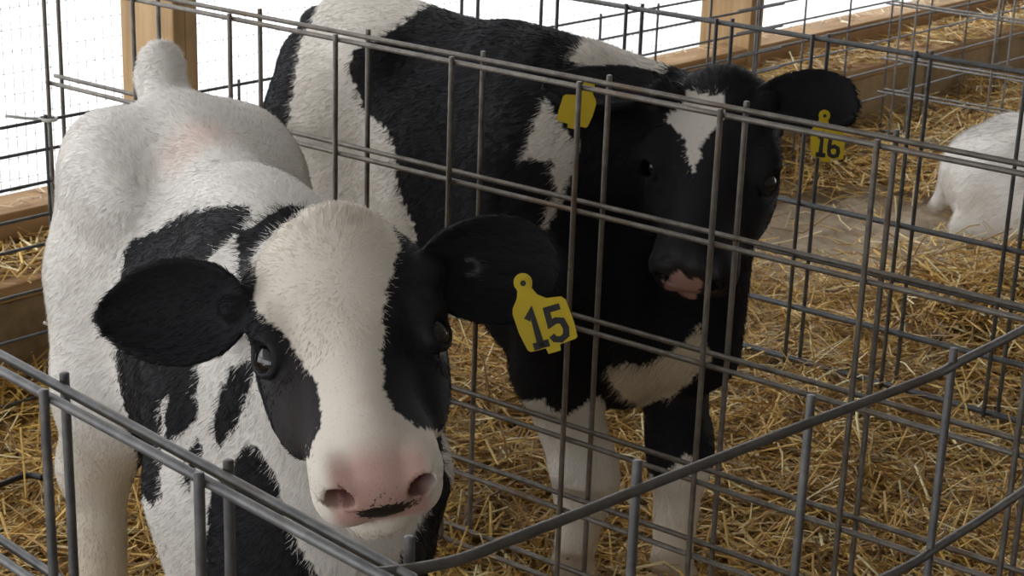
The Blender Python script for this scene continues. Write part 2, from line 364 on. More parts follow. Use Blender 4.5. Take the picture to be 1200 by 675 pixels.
V, Q, c = straw_blades(130000, floor_sampler, .05, .22, .075, .24)
me = fast_mesh('straw_bedding', V, Q, M_straw, False); set_col(me, 'Col', c)
tag(link('straw_bedding', me), 'loose golden straw bedding spread over the pen floor', 'straw', kind='stuff')
def ledge_sampler(n):
    e = rng.uniform(-1.4, 5.5, n); nn = rng.uniform(.14, .33, n)
    k = (np.sin(3.1*e)+np.sin(7.7*e+1)+1.4 > rng.uniform(-1, 1.6, n))
    p = E0+EE*e[:, None]+EN*nn[:, None]; p[:, 2] = .246; return p[k]
V, Q, c = straw_blades(7000, ledge_sampler, .04, .17, .035, .16)
me = fast_mesh('ledge_straw', V, Q, M_straw, False); set_col(me, 'Col', c)
tag(link('ledge_straw', me), 'straw littered along the wooden ledge under the wall opening', 'straw', kind='stuff')
def cap_sampler(n):
    e = rng.uniform(-1.4, 6, n); p = E0+EE*e[:, None]+EN*rng.uniform(.35, .46, n)[:, None]; p[:, 2] = .332; return p
V, Q, c = straw_blades(500, cap_sampler, .03, .09, .012, .1)
me = fast_mesh('sill_chaff', V, Q, M_straw, False); set_col(me, 'Col', c*.6+.3)
tag(link('sill_chaff', me), 'pale chaff lying on the sill cap of the wall opening', 'chaff', kind='stuff')
print('straw', time.time()-T0)
# ------------------------------------------------------------------ calves: one continuous skin each, grown from blended solids
class Solid:
    def __init__(s): s.p = []
    def cone(s, a, b, ra, rb, k=.03, g='body'):
        a = np.array(a, float); b = np.array(b, float); s.p.append(('c', a, b, ra, rb, k, g)); return s
    def ell(s, c, R, rad, k=.03, g='body', sub=False):
        s.p.append(('s' if sub else 'e', np.array(c, float), np.array(R, float), np.array(rad, float), 0, k, g)); return s
    def leaf(s, base, u, w, m, L, Wd, th, cup, tip, k=.012, g='ear'):
        s.p.append(('l', np.array(base, float), np.array([u, w, m]), (L, Wd, th, cup), tip, k, g)); return s
    def tor(s, c, R, r1, r2, el, k=.006, g='head'):
        s.p.append(('t', np.array(c, float), np.array(R, float), (r1, r2, el), 0, k, g)); return s
    def bound(s, q):
        if q[0] == 'c': return (q[1]+q[2])/2, np.linalg.norm(q[1]-q[2])/2+max(q[3], q[4])
        if q[0] in 'es': return q[1], q[3].max()
        if q[0] == 'l': return q[1]+q[2][0]*q[3][0]/2, q[3][0]*.62+q[3][1]*.2
        return q[1], q[3][0]*q[3][2]+q[3][1]
    def dist(s, q, P):
        if q[0] == 'c':
            ab = q[2]-q[1]; t = np.clip((P-q[1])@ab/(ab@ab), 0, 1)
            return np.linalg.norm(P-q[1]-t[:, None]*ab, axis=1)-(q[3]+(q[4]-q[3])*t)
        if q[0] in 'es':
            x = (P-q[1])@q[2].T; k0 = np.linalg.norm(x/q[3], axis=1); k1 = np.linalg.norm(x/q[3]**2, axis=1)
            return k0*(k0-1)/np.maximum(k1, 1e-6)
        if q[0] == 'l':
            L, Wd, th, cup = q[3]; x = (P-q[1])@q[2].T; t = x[:, 0]/L; tc = np.clip(t, 0.0, 1)
            pk = .62/(.62+q[4]); wd = Wd*np.maximum(tc+.04, 0)**.62*(1-tc)**q[4]/(pk**.62*(1-pk)**q[4])+.002
            m = x[:, 2]+cup*(wd*wd-x[:, 1]**2)/np.maximum(wd, .01)*1.0
            e = np.maximum(np.abs(x[:, 1])-wd, 0)*.8; o = np.maximum(np.maximum(-t, t-1), 0)*L
            return np.sqrt(e*e+o*o+np.maximum(np.abs(m)-th*.35, 0)**2)-th*.65
        r1, r2, el = q[3]; x = (P-q[1])@q[2].T; x = x/np.array([el, 1, 1]); r = np.hypot(x[:, 0], x[:, 1])-r1
        return np.hypot(r, x[:, 2])-r2
    def ev(s, P, only=None):
        P = np.asarray(P, float); d = np.full(len(P), .3)
        for q in s.p:
            if only and q[6] not in only: continue
            c, r = s.bound(q); k = q[5]; near = np.nonzero(((P-c)**2).sum(1) < (r+k+.045)**2)[0]
            if not len(near): continue
            e = s.dist(q, P[near]); dn = d[near]
            if q[0] == 's':
                h = np.clip(.5-.5*(dn+e)/k, 0, 1); d[near] = dn+(-e-dn)*h+k*h*(1-h)
            else:
                h = np.clip(.5+.5*(dn-e)/k, 0, 1); d[near] = e*h+dn*(1-h)-k*h*(1-h)
        return d
    def grad(s, P, e=.0015, only=None):
        g = np.stack([s.ev(P+np.eye(3)[i]*e, only)-s.ev(P-np.eye(3)[i]*e, only) for i in range(3)], 1)
        return g/np.maximum(np.linalg.norm(g, axis=1), 1e-9)[:, None]
    def build(s, h):
        lo = np.min([s.bound(q)[0]-s.bound(q)[1] for q in s.p if q[0] != 's'], 0)-.03
        hi = np.max([s.bound(q)[0]+s.bound(q)[1] for q in s.p if q[0] != 's'], 0)+.03
        f = 4; n = (np.ceil((hi-lo)/(h*f)).astype(int)+1); ax = [lo[i]+h*f*np.arange(n[i]) for i in range(3)]
        Gc = np.stack(np.meshgrid(*ax, indexing='ij'), -1); dc = s.ev(Gc.reshape(-1, 3)).reshape(n)
        N_ = (n-1)*f+1; d = dc
        for a in range(3):      # linear upsampling of the coarse field
            i = np.arange(N_[a])/f; i0 = np.minimum(i.astype(int), d.shape[a]-2); t = (i-i0).reshape([-1 if b == a else 1 for b in range(3)])
            d = np.take(d, i0, a)*(1-t)+np.take(d, i0+1, a)*t
        band = np.abs(d) < h*f*1.6; ijk = np.argwhere(band); d[band] = s.ev(lo+ijk*h)
        neg = d < 0
        cs = np.zeros(np.array(d.shape)-1, np.int8)
        for i in (0, 1):
            for j in (0, 1):
                for k in (0, 1): cs += neg[i:i+cs.shape[0], j:j+cs.shape[1], k:k+cs.shape[2]]
        act = (cs > 0) & (cs < 8); vid = np.full(act.shape, -1, np.int64); cells = np.argwhere(act); vid[act] = np.arange(len(cells))
        V = lo+(cells+.5)*h; Q = []
        for a in range(3):
            b, c = (a+1) % 3, (a+2) % 3
            sl0 = [slice(None)]*3; sl1 = [slice(None)]*3; sl0[a] = slice(0, -1); sl1[a] = slice(1, None)
            x = neg[tuple(sl0)] != neg[tuple(sl1)]; E = np.argwhere(x)
            ok = (E[:, b] > 0) & (E[:, c] > 0) & (E[:, b] < vid.shape[b]) & (E[:, c] < vid.shape[c]) & (E[:, a] < vid.shape[a]); E = E[ok]
            inn = neg[tuple(E.T)]; db = np.eye(3, dtype=int)[b]; dc_ = np.eye(3, dtype=int)[c]
            q = np.stack([vid[tuple((E-db-dc_).T)], vid[tuple((E-dc_).T)], vid[tuple(E.T)], vid[tuple((E-db).T)]], 1)
            q[~inn] = q[~inn][:, ::-1]; Q.append(q)
        Q = np.concatenate(Q); Q = Q[(Q >= 0).all(1)]
        for it in range(3):
            dd = s.ev(V); g = s.grad(V, h*.5); V = V-g*np.clip(dd, -h, h)[:, None]*.9
        return V, Q
def inpoly(p, poly):
    poly = np.array(poly, float); x, y = p[:, 0], p[:, 1]; r = np.zeros(len(p), bool); j = len(poly)-1
    for i in range(len(poly)):
        xi, yi = poly[i]; xj, yj = poly[j]
        if yi != yj: r ^= ((yi > y) != (yj > y)) & (x < (xj-xi)*(y-yi)/(yj-yi)+xi)
        j = i
    return r
def head_frame(poll, nose, eyeR, eyeL):
    """a = poll to nose, s = towards the calf's left, t = out of the forehead"""
    a = nrm(nose-poll); s = eyeL-eyeR; s = nrm(s-a*(s@a)); t = np.cross(a, s); return np.array([a, s, t])
def add_head(S, poll, R, la, ls, lt, ears):
    """calf head: skull, brow, eye rims, bridge, cheeks, jaw, muzzle, nostrils, lips; la/ls/lt scale its length, width and depth"""
    H = lambda a, s, t: poll+R.T@np.array([a*la, s*ls, t*lt])
    r = lambda a, s, t: (a*la, s*ls, t*lt)
    S.ell(H(.045, 0, -.055), R, r(.09, .076, .072), .03, 'head')
    S.ell(H(.075, 0, -.030), R, r(.085, .074, .034), .025, 'head')
    S.ell(H(-.005, 0, -.045), R, r(.04, .05, .05), .03, 'head')
    S.cone(H(.09, 0, -.062), H(.245, 0, -.060), .066*ls, .046*ls, .03, 'head')
    S.cone(H(.15, 0, -.036), H(.255, 0, -.030), .030*ls, .026*ls, .02, 'head')
    S.cone(H(.07, 0, -.135), H(.24, 0, -.108), .052*ls, .033*ls, .03, 'head')
    for q in (-1, 1):
        S.ell(H(.105, q*.050, -.100), R, r(.085, .036, .062), .025, 'head')
        S.cone(H(.115, q*.062, -.062), H(.21, q*.040, -.075), .020*ls, .016*ls, .02, 'head')
        S.ell(H(.108, q*.070, -.030), R, r(.040, .022, .022), .018, 'head')     # brow over the eye
        S.ell(H(.15, q*.058, -.085), R, r(.065, .022, .040), .03, 'head')       # cheek bone under the eye
    S.ell(H(.255, 0, -.068), R, r(.052, .058, .050), .025, 'head')
    S.ell(H(.286, 0, -.054), R, r(.027, .044, .036), .016, 'head')             # nose pad
    for q in (-1, 1):
        S.ell(H(.283, q*.037, -.048), R, r(.028, .021, .027), .012, 'head')    # nostril wing
        S.ell(H(.268, q*.030, -.090), R, r(.036, .028, .022), .014, 'head')    # upper lip
    S.ell(H(.258, 0, -.122), R, r(.040, .038, .021), .008, 'head')             # lower lip and chin
    eyes = []
    for q in (-1, 1):
        Rn = np.array([nrm(R.T@np.array([.10, q*.28, .95])), nrm(R.T@np.array([1, q*-.22, -.04])), [0, 0, 0]])
        out = nrm(R.T@np.array([.22, q*.74, .63])); u = nrm(R.T@np.array([1, -q*.12, 0])); u = nrm(u-out*(u@out)); v = np.cross(out, u)
        c = H(.134, q*.0770, -.038); S.ell(c+out*.006, np.array([u, v, out]), (.020*la, .0155*la, .018), .006, 'head', sub=True)
        S.tor(c+out*.0055, np.array([u, v, out]), .0145*la, .0040, 1.25, .006, 'head')
        eyes.append((c-out*.0088, .0195*la, out))
        n = nrm(R.T@np.array([.88, q*.45, .12])); lv = R.T@np.array([-.25, q*.45, .85]); lv = nrm(lv-n*(lv@n)); sv = np.cross(n, lv)
        S.ell(H(.300, q*.033, -.050), np.array([sv, lv, n]), (.0115*ls, .0150*ls, .036), .004, 'head', sub=True)
        S.ell(H(.300, q*.043, -.062), np.array([sv, lv, n]), (.0055*ls, .0120*ls, .018), .005, 'head', sub=True)
    for (base, tip, wdir, Wd, cup, te) in ears:
        u = nrm(tip-base); wv = nrm(wdir-u*(wdir@u)); m_ = np.cross(u, wv)
        toward = nrm(CAM-base)
        if m_@toward < 0: m_ = -m_
        S.cone(H(.02, 0.6*np.sign((base-poll)@R[1])*.085, -.06), base+u*.012, .034, .016, .025, 'earbase')
        S.leaf(base, u, wv, m_, np.linalg.norm(tip-base), Wd, .0085, cup, te)
    return H, eyes
def legs(S, L, f, hnd, k=1.0, kf=1.0, kh=1.28):
    """fore and hind legs; f, hnd: dict side -> list of (x, y, z) joints in the calf's own frame"""
    for q, J in f.items():
        sh, el, kn, fe, ho = [L(*j) for j in J]
        S.cone(sh, el, .085*k, .070*k, .05, 'body'); S.cone(el, kn, .066*k, .041*k*kf, .03, 'leg'); S.cone(kn+(el-kn)*.10, kn-(kn-fe)*.14, .046*k*kf, .043*k*kf, .02, 'leg')
        S.cone(kn, fe, .037*k*kf, .027*k*kf, .02, 'leg'); S.cone(fe, fe, .034*k, .034*k, .015, 'leg') if 0 else S.ell(fe, np.eye(3), (.034*k, .034*k, .036*k), .015, 'leg')
        S.cone(fe, ho, .028*k, .036*k, .015, 'leg')
    for q, J in hnd.items():
        hp, st, hk, fe, ho = [L(*j) for j in J]
        S.cone(hp, st, .125*k, .100*k, .06, 'body'); S.cone(st, hk, .096*k, .046*k*kh, .05, 'leg'); S.ell(hk, np.eye(3), (.043*k*kh, .043*k*kh, .056*k*kh), .025, 'leg')
        S.cone(hk, fe, .038*k*kh, .030*k*kh, .02, 'leg'); S.ell(fe, np.eye(3), (.035*k, .035*k, .037*k), .015, 'leg'); S.cone(fe, ho, .029*k, .037*k, .015, 'leg')
BLACK = np.array([.0085, .0085, .0115]); WHITE = np.array([.79, .765, .73]); FACE = np.array([.77, .71, .63]); CREAM = np.array([.70, .60, .45]); PINK = np.array([.60, .37, .325]); HOOF = np.array([.10, .075, .05])
def finish_calf(name, S, h, paint, hair_n, hair_len, flow, label, eyes, root, seed):
    V, Q = S.build(h); Nn = S.grad(V, h*.6)
    lab = np.stack([S.ev(V, (g,)) for g in ('body', 'leg', 'head', 'earbase', 'ear')], 1); part = np.array(['body', 'leg', 'head', 'ear', 'ear'])[lab.argmin(1)]
    col, speck, gloss, bald = paint(V, Nn, part)
    me = fast_mesh(name, V-root, Q, M_coat); set_col(me, 'Col', col)
    for nm, arr in (('Speck', speck), ('Gloss', gloss)):
        a = me.attributes.new(nm, 'FLOAT', 'POINT'); a.data.foreach_set('value', arr.astype(np.float32))
    o = link(name, me); o.location = root; tag(o, label, 'calf', 'calves in the straw pens')
    for (c, r, out) in eyes:
        bm = bmesh.new(); bmesh.ops.create_uvsphere(bm, u_segments=24, v_segments=16, radius=r); em = bpy.data.meshes.new('eye'); bm.to_mesh(em); bm.free()
        em.polygons.foreach_set('use_smooth', [True]*len(em.polygons)); em.materials.append(M_eye); eo = link('eye', em, o); eo.location = c-root
    # coat of short hair
    g = np.random.default_rng(seed); A, B, C, D_ = V[Q[:, 0]], V[Q[:, 1]], V[Q[:, 2]], V[Q[:, 3]]
    area = .5*np.linalg.norm(np.cross(C-A, D_-B), axis=1); cdf = np.cumsum(area); fi = np.searchsorted(cdf, g.random(hair_n)*cdf[-1])
    fi = np.minimum(fi, len(Q)-1); u, v = g.random((2, hair_n, 1))
    P = (A[fi]*(1-u)+B[fi]*u)*(1-v)+(D_[fi]*(1-u)+C[fi]*u)*v
    n0 = Nn[Q[fi]].mean(1); n0 /= np.linalg.norm(n0, axis=1)[:, None]; qi = Q[fi, 0]; prt = part[qi]
    Lh = hair_len(P, prt, n0)*g.uniform(.7, 1.15, hair_n); fl = flow(P, prt, n0)
    keep = (g.random(hair_n) > bald[qi]) & (Lh > .0012); P, n0, prt, Lh, fl, qi = P[keep], n0[keep], prt[keep], Lh[keep], fl[keep], qi[keep]
    sw = np.stack([np.sin(P@np.array(kv)*w_+ph) for kv, w_, ph in (((1, .6, .3), 75, 0), ((-.4, 1, .7), 90, 1), ((.3, -.5, 1), 82, 2))], 1)
    sw += .7*np.stack([np.sin(P@np.array(kv)*w_+ph) for kv, w_, ph in (((.8, -.6, .5), 190, 4), ((.5, .9, -.7), 210, 3), ((-.9, .2, .8), 230, 5))], 1)
    fl = fl+np.where(prt == 'head', .17, .11)[:, None]*sw+g.normal(0, .15, fl.shape); fl -= n0*(fl*n0).sum(1)[:, None]; fl /= np.maximum(np.linalg.norm(fl, axis=1), 1e-6)[:, None]
    lift = np.clip(g.normal(.30, .12, len(P)), .06, .8)[:, None]
    K = 4; ts = np.linspace(0, 1, K); pts = np.stack([P-n0*.001+(fl*(t*(.8+.2*t))+n0*lift*t*(1-.45*t))*Lh[:, None] for t in ts], 1)
    hc = paint(P+g.normal(0, .0030, P.shape), n0, prt, True)[0]; hc = hc*(g.uniform(.80, 1.10, len(hc))+.05*sw[:, 0])[:, None]
    cu = bpy.data.hair_curves.new('fur'); cu.add_curves([K]*len(P))
    cu.attributes['position'].data.foreach_set('vector', np.ascontiguousarray((pts-root).reshape(-1, 3), np.float32).ravel())
    ra = cu.attributes.new('radius', 'FLOAT', 'POINT'); ra.data.foreach_set('value', np.tile(np.array([.00030, .00029, .00022, .00006], np.float32), len(P)))
    ca = cu.attributes.new('Col', 'FLOAT_COLOR', 'CURVE'); cc = np.ones((len(P), 4), np.float32); cc[:, :3] = hc; ca.data.foreach_set('color', cc.ravel())
    cu.materials.append(M_fur); fo = link('fur', cu, o)
    print(name, len(V), len(P), time.time()-T0); return o, part
# ---- calf 15
FEET = -.08
def frame(W, hd):
    hd = nrm([hd[0], hd[1], 0]); lf = np.array([-hd[1], hd[0], 0])
    return (lambda x, y, z: np.array([W[0], W[1], FEET])+hd*x+lf*y+Z*z), hd, lf
S = Solid(); L, h15, l15 = frame((-.300, 2.27), (.395, -.919)); RB = np.array([h15, l15, Z])
S.ell(L(-.24, 0, .66), RB, (.36, .165, .235), .06); S.ell(L(-.53, 0, .765), RB, (.20, .155, .18), .06); S.ell(L(-.02, 0, .68), RB, (.20, .165, .25), .06)
S.cone(L(-.05, 0, .885), L(-.60, 0, .905), .060, .052, .07); S.cone(L(.0, 0, .86), L(-.12, 0, .87), .075, .075, .06)
for q in (-1, 1):
    S.ell(L(-.46, (.085 if q > 0 else -.135), .855), RB, (.13, .06, .06), .08); S.ell(L(-.64, (.085 if q > 0 else -.112), .835), RB, (.06, .05, .08), .06); S.ell(L(-.55, q*.108, .72), RB, (.15, .07, .20), .08)
    S.ell(L(.03, q*.105, .62), RB, (.11, .065, .20), .06)
S.ell(L(.18, 0, .52), RB, (.10, .12, .15), .06)
poll = at(387, 262, 2.125); nose = at(441, 531, 1.880)
R15 = head_frame(poll, nose, at(303, 430, 1.985), at(500, 376, 2.03))
nb = poll+R15.T@np.array([.05, 0, -.09])
S.cone(L(.02, 0, .74), nb+(L(.10, 0, .72)-nb)*.35, .165, .125, .07); S.cone(L(.10, 0, .70), nb, .13, .085, .06); S.cone(L(.14, 0, .56), nb+np.array([0, .03, -.10]), .135, .085, .06)
legs(S, L, {-1: [(.06, -.11, .58), (.04, -.088, .46), (.08, -.055, .29), (.075, -.055, .09), (.11, -.055, .035)], 1: [(.06, .13, .58), (.02, .135, .46), (.05, .12, .29), (.045, .12, .09), (.08, .12, .035)]},
     {-1: [(-.53, -.10, .68), (-.46, -.125, .53), (-.565, -.155, .36), (-.545, -.155, .10), (-.505, -.155, .035)], 1: [(-.55, .11, .68), (-.45, .135, .52), (-.62, .12, .37), (-.60, .12, .10), (-.56, .12, .035)]})
S.cone(L(-.62, 0, .89), L(-.70, 0, .985), .042, .032, .03, 'tail'); S.cone(L(-.70, 0, .985), L(-.755, .0, .95), .032, .028, .02, 'tail'); S.cone(L(-.755, 0, .95), L(-.80, .01, .62), .028, .020, .02, 'tail'); S.cone(L(-.80, .01, .62), L(-.78, .01, .40), .024, .034, .02, 'tail')
K15 = np.array([np.linalg.norm(nose-poll)/.30, 1.21, 1.12])
H15, eyes15 = add_head(S, poll, R15, *K15, [
    (at(286, 360, 2.07), at(118, 372, 2.10), at(200, 428, 2.09)-at(190, 318, 2.09), .049, .4, .76),
    (at(494, 318, 2.10), at(652, 314, 2.14), at(560, 375, 2.12)-at(560, 262, 2.12), .051, .4, .5)])
P15_body = [[(145, 300), (150, 285), (185, 270), (215, 250), (250, 242), (292, 242), (294, 258), (270, 280), (243, 305), (246, 318), (228, 312), (240, 345), (240, 400), (232, 405), (231, 493), (207, 513), (192, 515), (197, 460), (190, 470), (188, 520), (190, 535), (188, 583), (178, 594), (155, 568), (163, 545), (147, 483), (138, 440), (136, 400), (142, 340)],
    [(230, 510), (237, 527), (230, 547), (222, 577), (218, 560), (222, 530)], [(268, 435), (280, 425), (300, 425), (290, 460), (282, 490), (258, 524), (250, 515), (254, 478)],
    [(293, 518), (307, 530), (327, 563), (332, 600), (350, 640), (378, 680), (420, 760), (235, 760), (240, 640), (247, 577), (273, 543)],
    [(505, 430), (520, 540), (548, 640), (560, 760), (440, 760), (470, 650), (500, 600)], [(440, 230), (600, 230), (600, 430), (500, 430), (470, 300)], [(278, 268), (296, 266), (318, 250), (340, 240), (358, 243), (352, 255), (318, 274), (300, 292), (292, 330), (280, 330)]]
P15_head = [[(262, 230), (283, 262), (300, 262), (345, 240), (352, 252), (318, 270), (298, 290), (292, 320), (300, 365), (318, 380), (338, 395), (350, 420), (370, 448), (378, 490), (362, 533), (341, 558), (325, 545), (310, 515), (297, 480), (285, 450), (270, 425), (240, 400), (240, 300)],
    [(440, 240), (455, 255), (470, 285), (464, 302), (451, 350), (448, 400), (450, 450), (463, 483), (488, 499), (515, 506), (540, 480), (560, 380), (540, 260), (470, 235)]]
def jitter(P, amp):
    return amp*np.stack([np.sin(P@np.array([210., 90, 130]))+np.sin(P@np.array([-330., 260, 190])), np.sin(P@np.array([-140., 230, 90])+1)+np.sin(P@np.array([280., 310, -240])+2)], -1)
def soft_side(V, part, uv, polys_b, polys_h, base):
    """which roots lie inside a dark (or light) patch"""
    r = np.zeros(len(V), bool); hd = (part == 'head')
    for p in polys_h: r |= hd & inpoly(uv, p)
    for p in polys_b: r |= ~hd & inpoly(uv, p)
    return r
def paint15(V, Nn, part, hair=False):
    uv = project(V)+jitter(V, 1.0); blk = soft_side(V, part, uv, P15_body, P15_head, 0) | (part == 'ear')
    q = (V-poll)@R15.T/K15
    col = np.where(blk[:, None], BLACK, np.where((part == 'head')[:, None], FACE, WHITE))
    z = V[:, 2]; loc = (V-L(0, 0, 0))@RB.T
    low = np.clip((.42-z)/.3, 0, 1)[:, None]*(~blk)[:, None]*.55; col = col*(1-low)+CREAM*low
    brn = np.clip(1-np.linalg.norm((q-np.array([.19, -.055, -.06]))/np.array([.08, .04, .05]), axis=1), 0, 1)[:, None]*(blk & (part == 'head'))[:, None]; col = col*(1-brn)+np.array([.045, .036, .036])*brn
    pk = np.clip(1.3-np.linalg.norm((loc-np.array([-.36, -.02, .93]))/np.array([.07, .06, .08]), axis=1), 0, 1)[:, None]*.34*(part == 'body')[:, None]; col = col*(1-pk)+np.array([.72, .42, .32])*pk
    hdm = part == 'head'
    pad = hdm*np.clip((q[:, 0]-.270)/.026, 0, 1)*np.clip((q[:, 2]+.100)/.012, 0, 1)*np.clip((.047-np.abs(q[:, 1]))/.010, 0, 1)
    lip = hdm*np.clip((q[:, 0]-.262)/.02, 0, 1)*np.clip((-.096-q[:, 2])/.008, 0, 1)*np.clip((q[:, 2]+.112)/.006, 0, 1)*np.clip((.05-np.abs(q[:, 1]))/.01, 0, 1)
    bridge = hdm*np.clip(1-np.linalg.norm((q-np.array([.235, -.0, -.01]))/np.array([.012, .014, .03]), axis=1), 0, 1)*.6
    w_ = np.clip(np.maximum.reduce([pad, lip*.8, bridge*.6]), 0, 1)[:, None]*.92; col = col*(1-w_)+PINK*w_
    nos = hdm[:, None]*np.clip(1.7-np.linalg.norm((q-np.array([.284, 0, -.052])-np.stack([0*z, np.sign(q[:, 1])*.034, 0*z], 1))/np.array([.018, .013, .016]), axis=1), 0, 1)[:, None]; col = col*(1-.95*nos)+np.array([.15, .035, .035])*.95*nos
    sp = hdm*np.clip(1.6-np.linalg.norm((q[:, 1:]-np.array([.002, -.074]))/np.array([.030, .0105]), axis=1), 0, 1)*.50+hdm*np.clip(1.4-np.linalg.norm((q[:, 1:]-np.array([.0, -.054]))/np.array([.022, .026]), axis=1), 0, 1)*.29
    sp *= (q[:, 0] > .25)
    hoof = np.clip((FEET+.055-z)/.01, 0, 1)[:, None]; col = col*(1-hoof)+HOOF*hoof
    eb = np.max([np.clip(1.6-np.linalg.norm(V-c, axis=1)/.024, 0, 1) for c, _, _ in eyes15], 0); col = col*(1-.9*eb[:, None])+np.array([.012, .011, .013])*.9*eb[:, None]
    ring = np.clip(1-np.abs(np.linalg.norm((uv-np.array([549, 313]))/np.array([15, 12]), axis=1)-.75)/.3, 0, 1)*(part == 'ear')*(uv[:, 0] > 546); col = col+ring[:, None]*np.array([.10, .10, .11])
    bald = np.clip(pad*1.15+eb*1.3+nos[:, 0]*1.5, 0, 1); return col, sp, np.maximum(pad, eb), bald
def flow15(P, prt, n):
    f = np.tile(-h15*.75-Z*.7, (len(P), 1)); leg = prt == 'leg'; f[leg] = -Z-h15*.15
    q = (P-poll)@R15.T; hd = prt == 'head'; wh = np.array([.115, 0, 0]); rad = (q-wh)*np.array([.8, 1.2, .35]); f[hd] = (rad@R15)[hd]/np.maximum(np.linalg.norm(rad[hd], axis=1), .01)[:, None]
    er = prt == 'ear'; sd = np.sign((P-poll)@R15[1])[:, None]*R15[1]; f[er] = sd[er]-.3*Z
    return f
def hlen(P, prt, n):
    l = np.where(prt == 'head', .0085, np.where(prt == 'ear', .012, np.where(prt == 'leg', .011, .014))); return l
def hlen15(P, prt, n):
    l = hlen(P, prt, n); q = (P-poll)@R15.T; l = np.where((prt == 'head') & (q[:, 0] < .10), .0062+.009*np.clip((.10-q[:, 0])/.1, 0, 1), l)
    l = np.where((prt == 'head') & (q[:, 2] < -.135), .013, l); return np.where((prt == 'head') & (q[:, 0] > .20) & (q[:, 2] > -.12), .0050, l)
root = np.array([L(-.25, 0, 0)[0], L(-.25, 0, 0)[1], FEET])
calf15, _ = finish_calf('calf', S, .0041, paint15, 230000, hlen15, flow15, 'white calf with black patches facing the camera, yellow tag 15', eyes15, root, 15)
root15 = root
# ---- ear tags
TAG = [(8, 8), (12, 17), (21, 24), (38, 27), (42, 32), (44, 60), (43, 77), (40, 79), (21, 80), (20, 87), (5, 87), (4, 80), (-14, 79), (-17, 76), (-21, 55), (-22, 31), (-20, 25), (-12, 15), (-9, 7)]
TAG = [(11*math.cos(t), -1-11*math.sin(t)) for t in np.linspace(-.5, math.pi+.5, 12)][::-1][::-1]+[TAG[i] for i in range(len(TAG)-1, -1, -1)]
GLYPH = {'1': ([[(-7, 8), (0, 0), (0, 42)], [(-9, 40), (10, 40)]], 8.6), '5': ([[(9, 3), (-7, 3), (-7.5, 20), (0, 17.5), (7, 20), (9, 29), (7, 37), (0, 40.5), (-7, 38), (-9.5, 33)]], 7.4),
         '6': ([[(8, 8), (4, 3), (-3, 2.5), (-8, 8), (-9, 20), (-9, 31), (-7, 38), (0, 40.5), (7, 38), (9, 31), (7.5, 24), (1, 21), (-7, 24)]], 7.4)}
def ear_tag(parent, root, hole, right, down, unit, text, stud=True):
    """flat moulded tag hanging from a stud through the ear; right and down span its face, unit = size of one outline step"""
    right = nrm(right); down = nrm(down-right*(right@down)); nz = np.cross(down, right)
    if nz@(CAM-hole) < 0: nz = -nz
    def plate(outline, z0, z1, name, mat, par):
        V = [hole+(right*x+down*y)*unit+nz*z for z in (z0, z1) for x, y in outline]; n = len(outline); bm = bmesh.new(); vs = [bm.verts.new(tuple(v-root)) for v in V]
        bm.faces.new(vs[:n]); bm.faces.new(vs[n:])
        for i in range(n): bm.faces.new((vs[i], vs[(i+1) % n], vs[n+(i+1) % n], vs[n+i]))
        bmesh.ops.triangulate(bm, faces=[f for f in bm.faces if len(f.verts) > 4]); bmesh.ops.recalc_face_normals(bm, faces=bm.faces)
        me = bpy.data.meshes.new(name); bm.to_mesh(me); bm.free(); me.materials.append(mat); return link(name, me, par)
    t = plate(TAG, 0, .0018, 'ear_tag', M_tag, parent)
    t['label'] = 'yellow plastic ear tag reading '+text if text else 'plain yellow back of an ear tag'
    if stud:
        plate([(6.5*math.cos(a), 6.5*math.sin(a)) for a in np.linspace(0, 2*math.pi, 20)[:-1]], .0019, .0045, 'stud', M_tag, t)
        plate([(3.4*math.cos(a), 3.4*math.sin(a)) for a in np.linspace(0, 2*math.pi, 16)[:-1]], .0046, .0050, 'stud_hole', M_ink, t)
    for ch, cx in zip(text, (-.5, 24) if text else ()):
        paths, th = GLYPH[ch]; V, F = [], []
        for path in paths:
            p = np.array(path, float); s0 = len(V)
            for i in range(len(p)):
                d0 = nrm(p[i]-p[i-1]) if i else nrm(p[1]-p[0]); d1 = nrm(p[i+1]-p[i]) if i < len(p)-1 else d0
                m_ = nrm(d0+d1); nn = np.array([-m_[1], m_[0]])*th/2/max(m_@d1, .55)
                for sg in (-1, 1):
                    x, y = p[i]+sg*nn+np.array([cx, 34.5])
                    for z in (.0017, .0023): V.append(hole+(right*x+down*y)*unit+nz*z-root)
            for i in range(len(p)-1):
                a_ = s0+4*i; b_ = a_+4
                F += [(a_+1, a_+3, b_+3, b_+1), (a_, a_+1, b_+1, b_), (a_+2, b_+2, b_+3, a_+3)]
            F += [(s0, s0+2, s0+3, s0+1), (len(V)-4, len(V)-3, len(V)-1, len(V)-2)]
        link('digit', mesh('digit', V, F, M_ink), t)
def imgdir(ang):   # direction in the plane facing the walkway, turned by ang degrees
    a = math.radians(ang); return RT*math.cos(a)+UP*math.sin(a), -UP*math.cos(a)+RT*math.sin(a)
r_, d_ = imgdir(16.5); ear_tag(calf15, root15, at(613, 332, 2.098), r_, d_, .00098, '15')
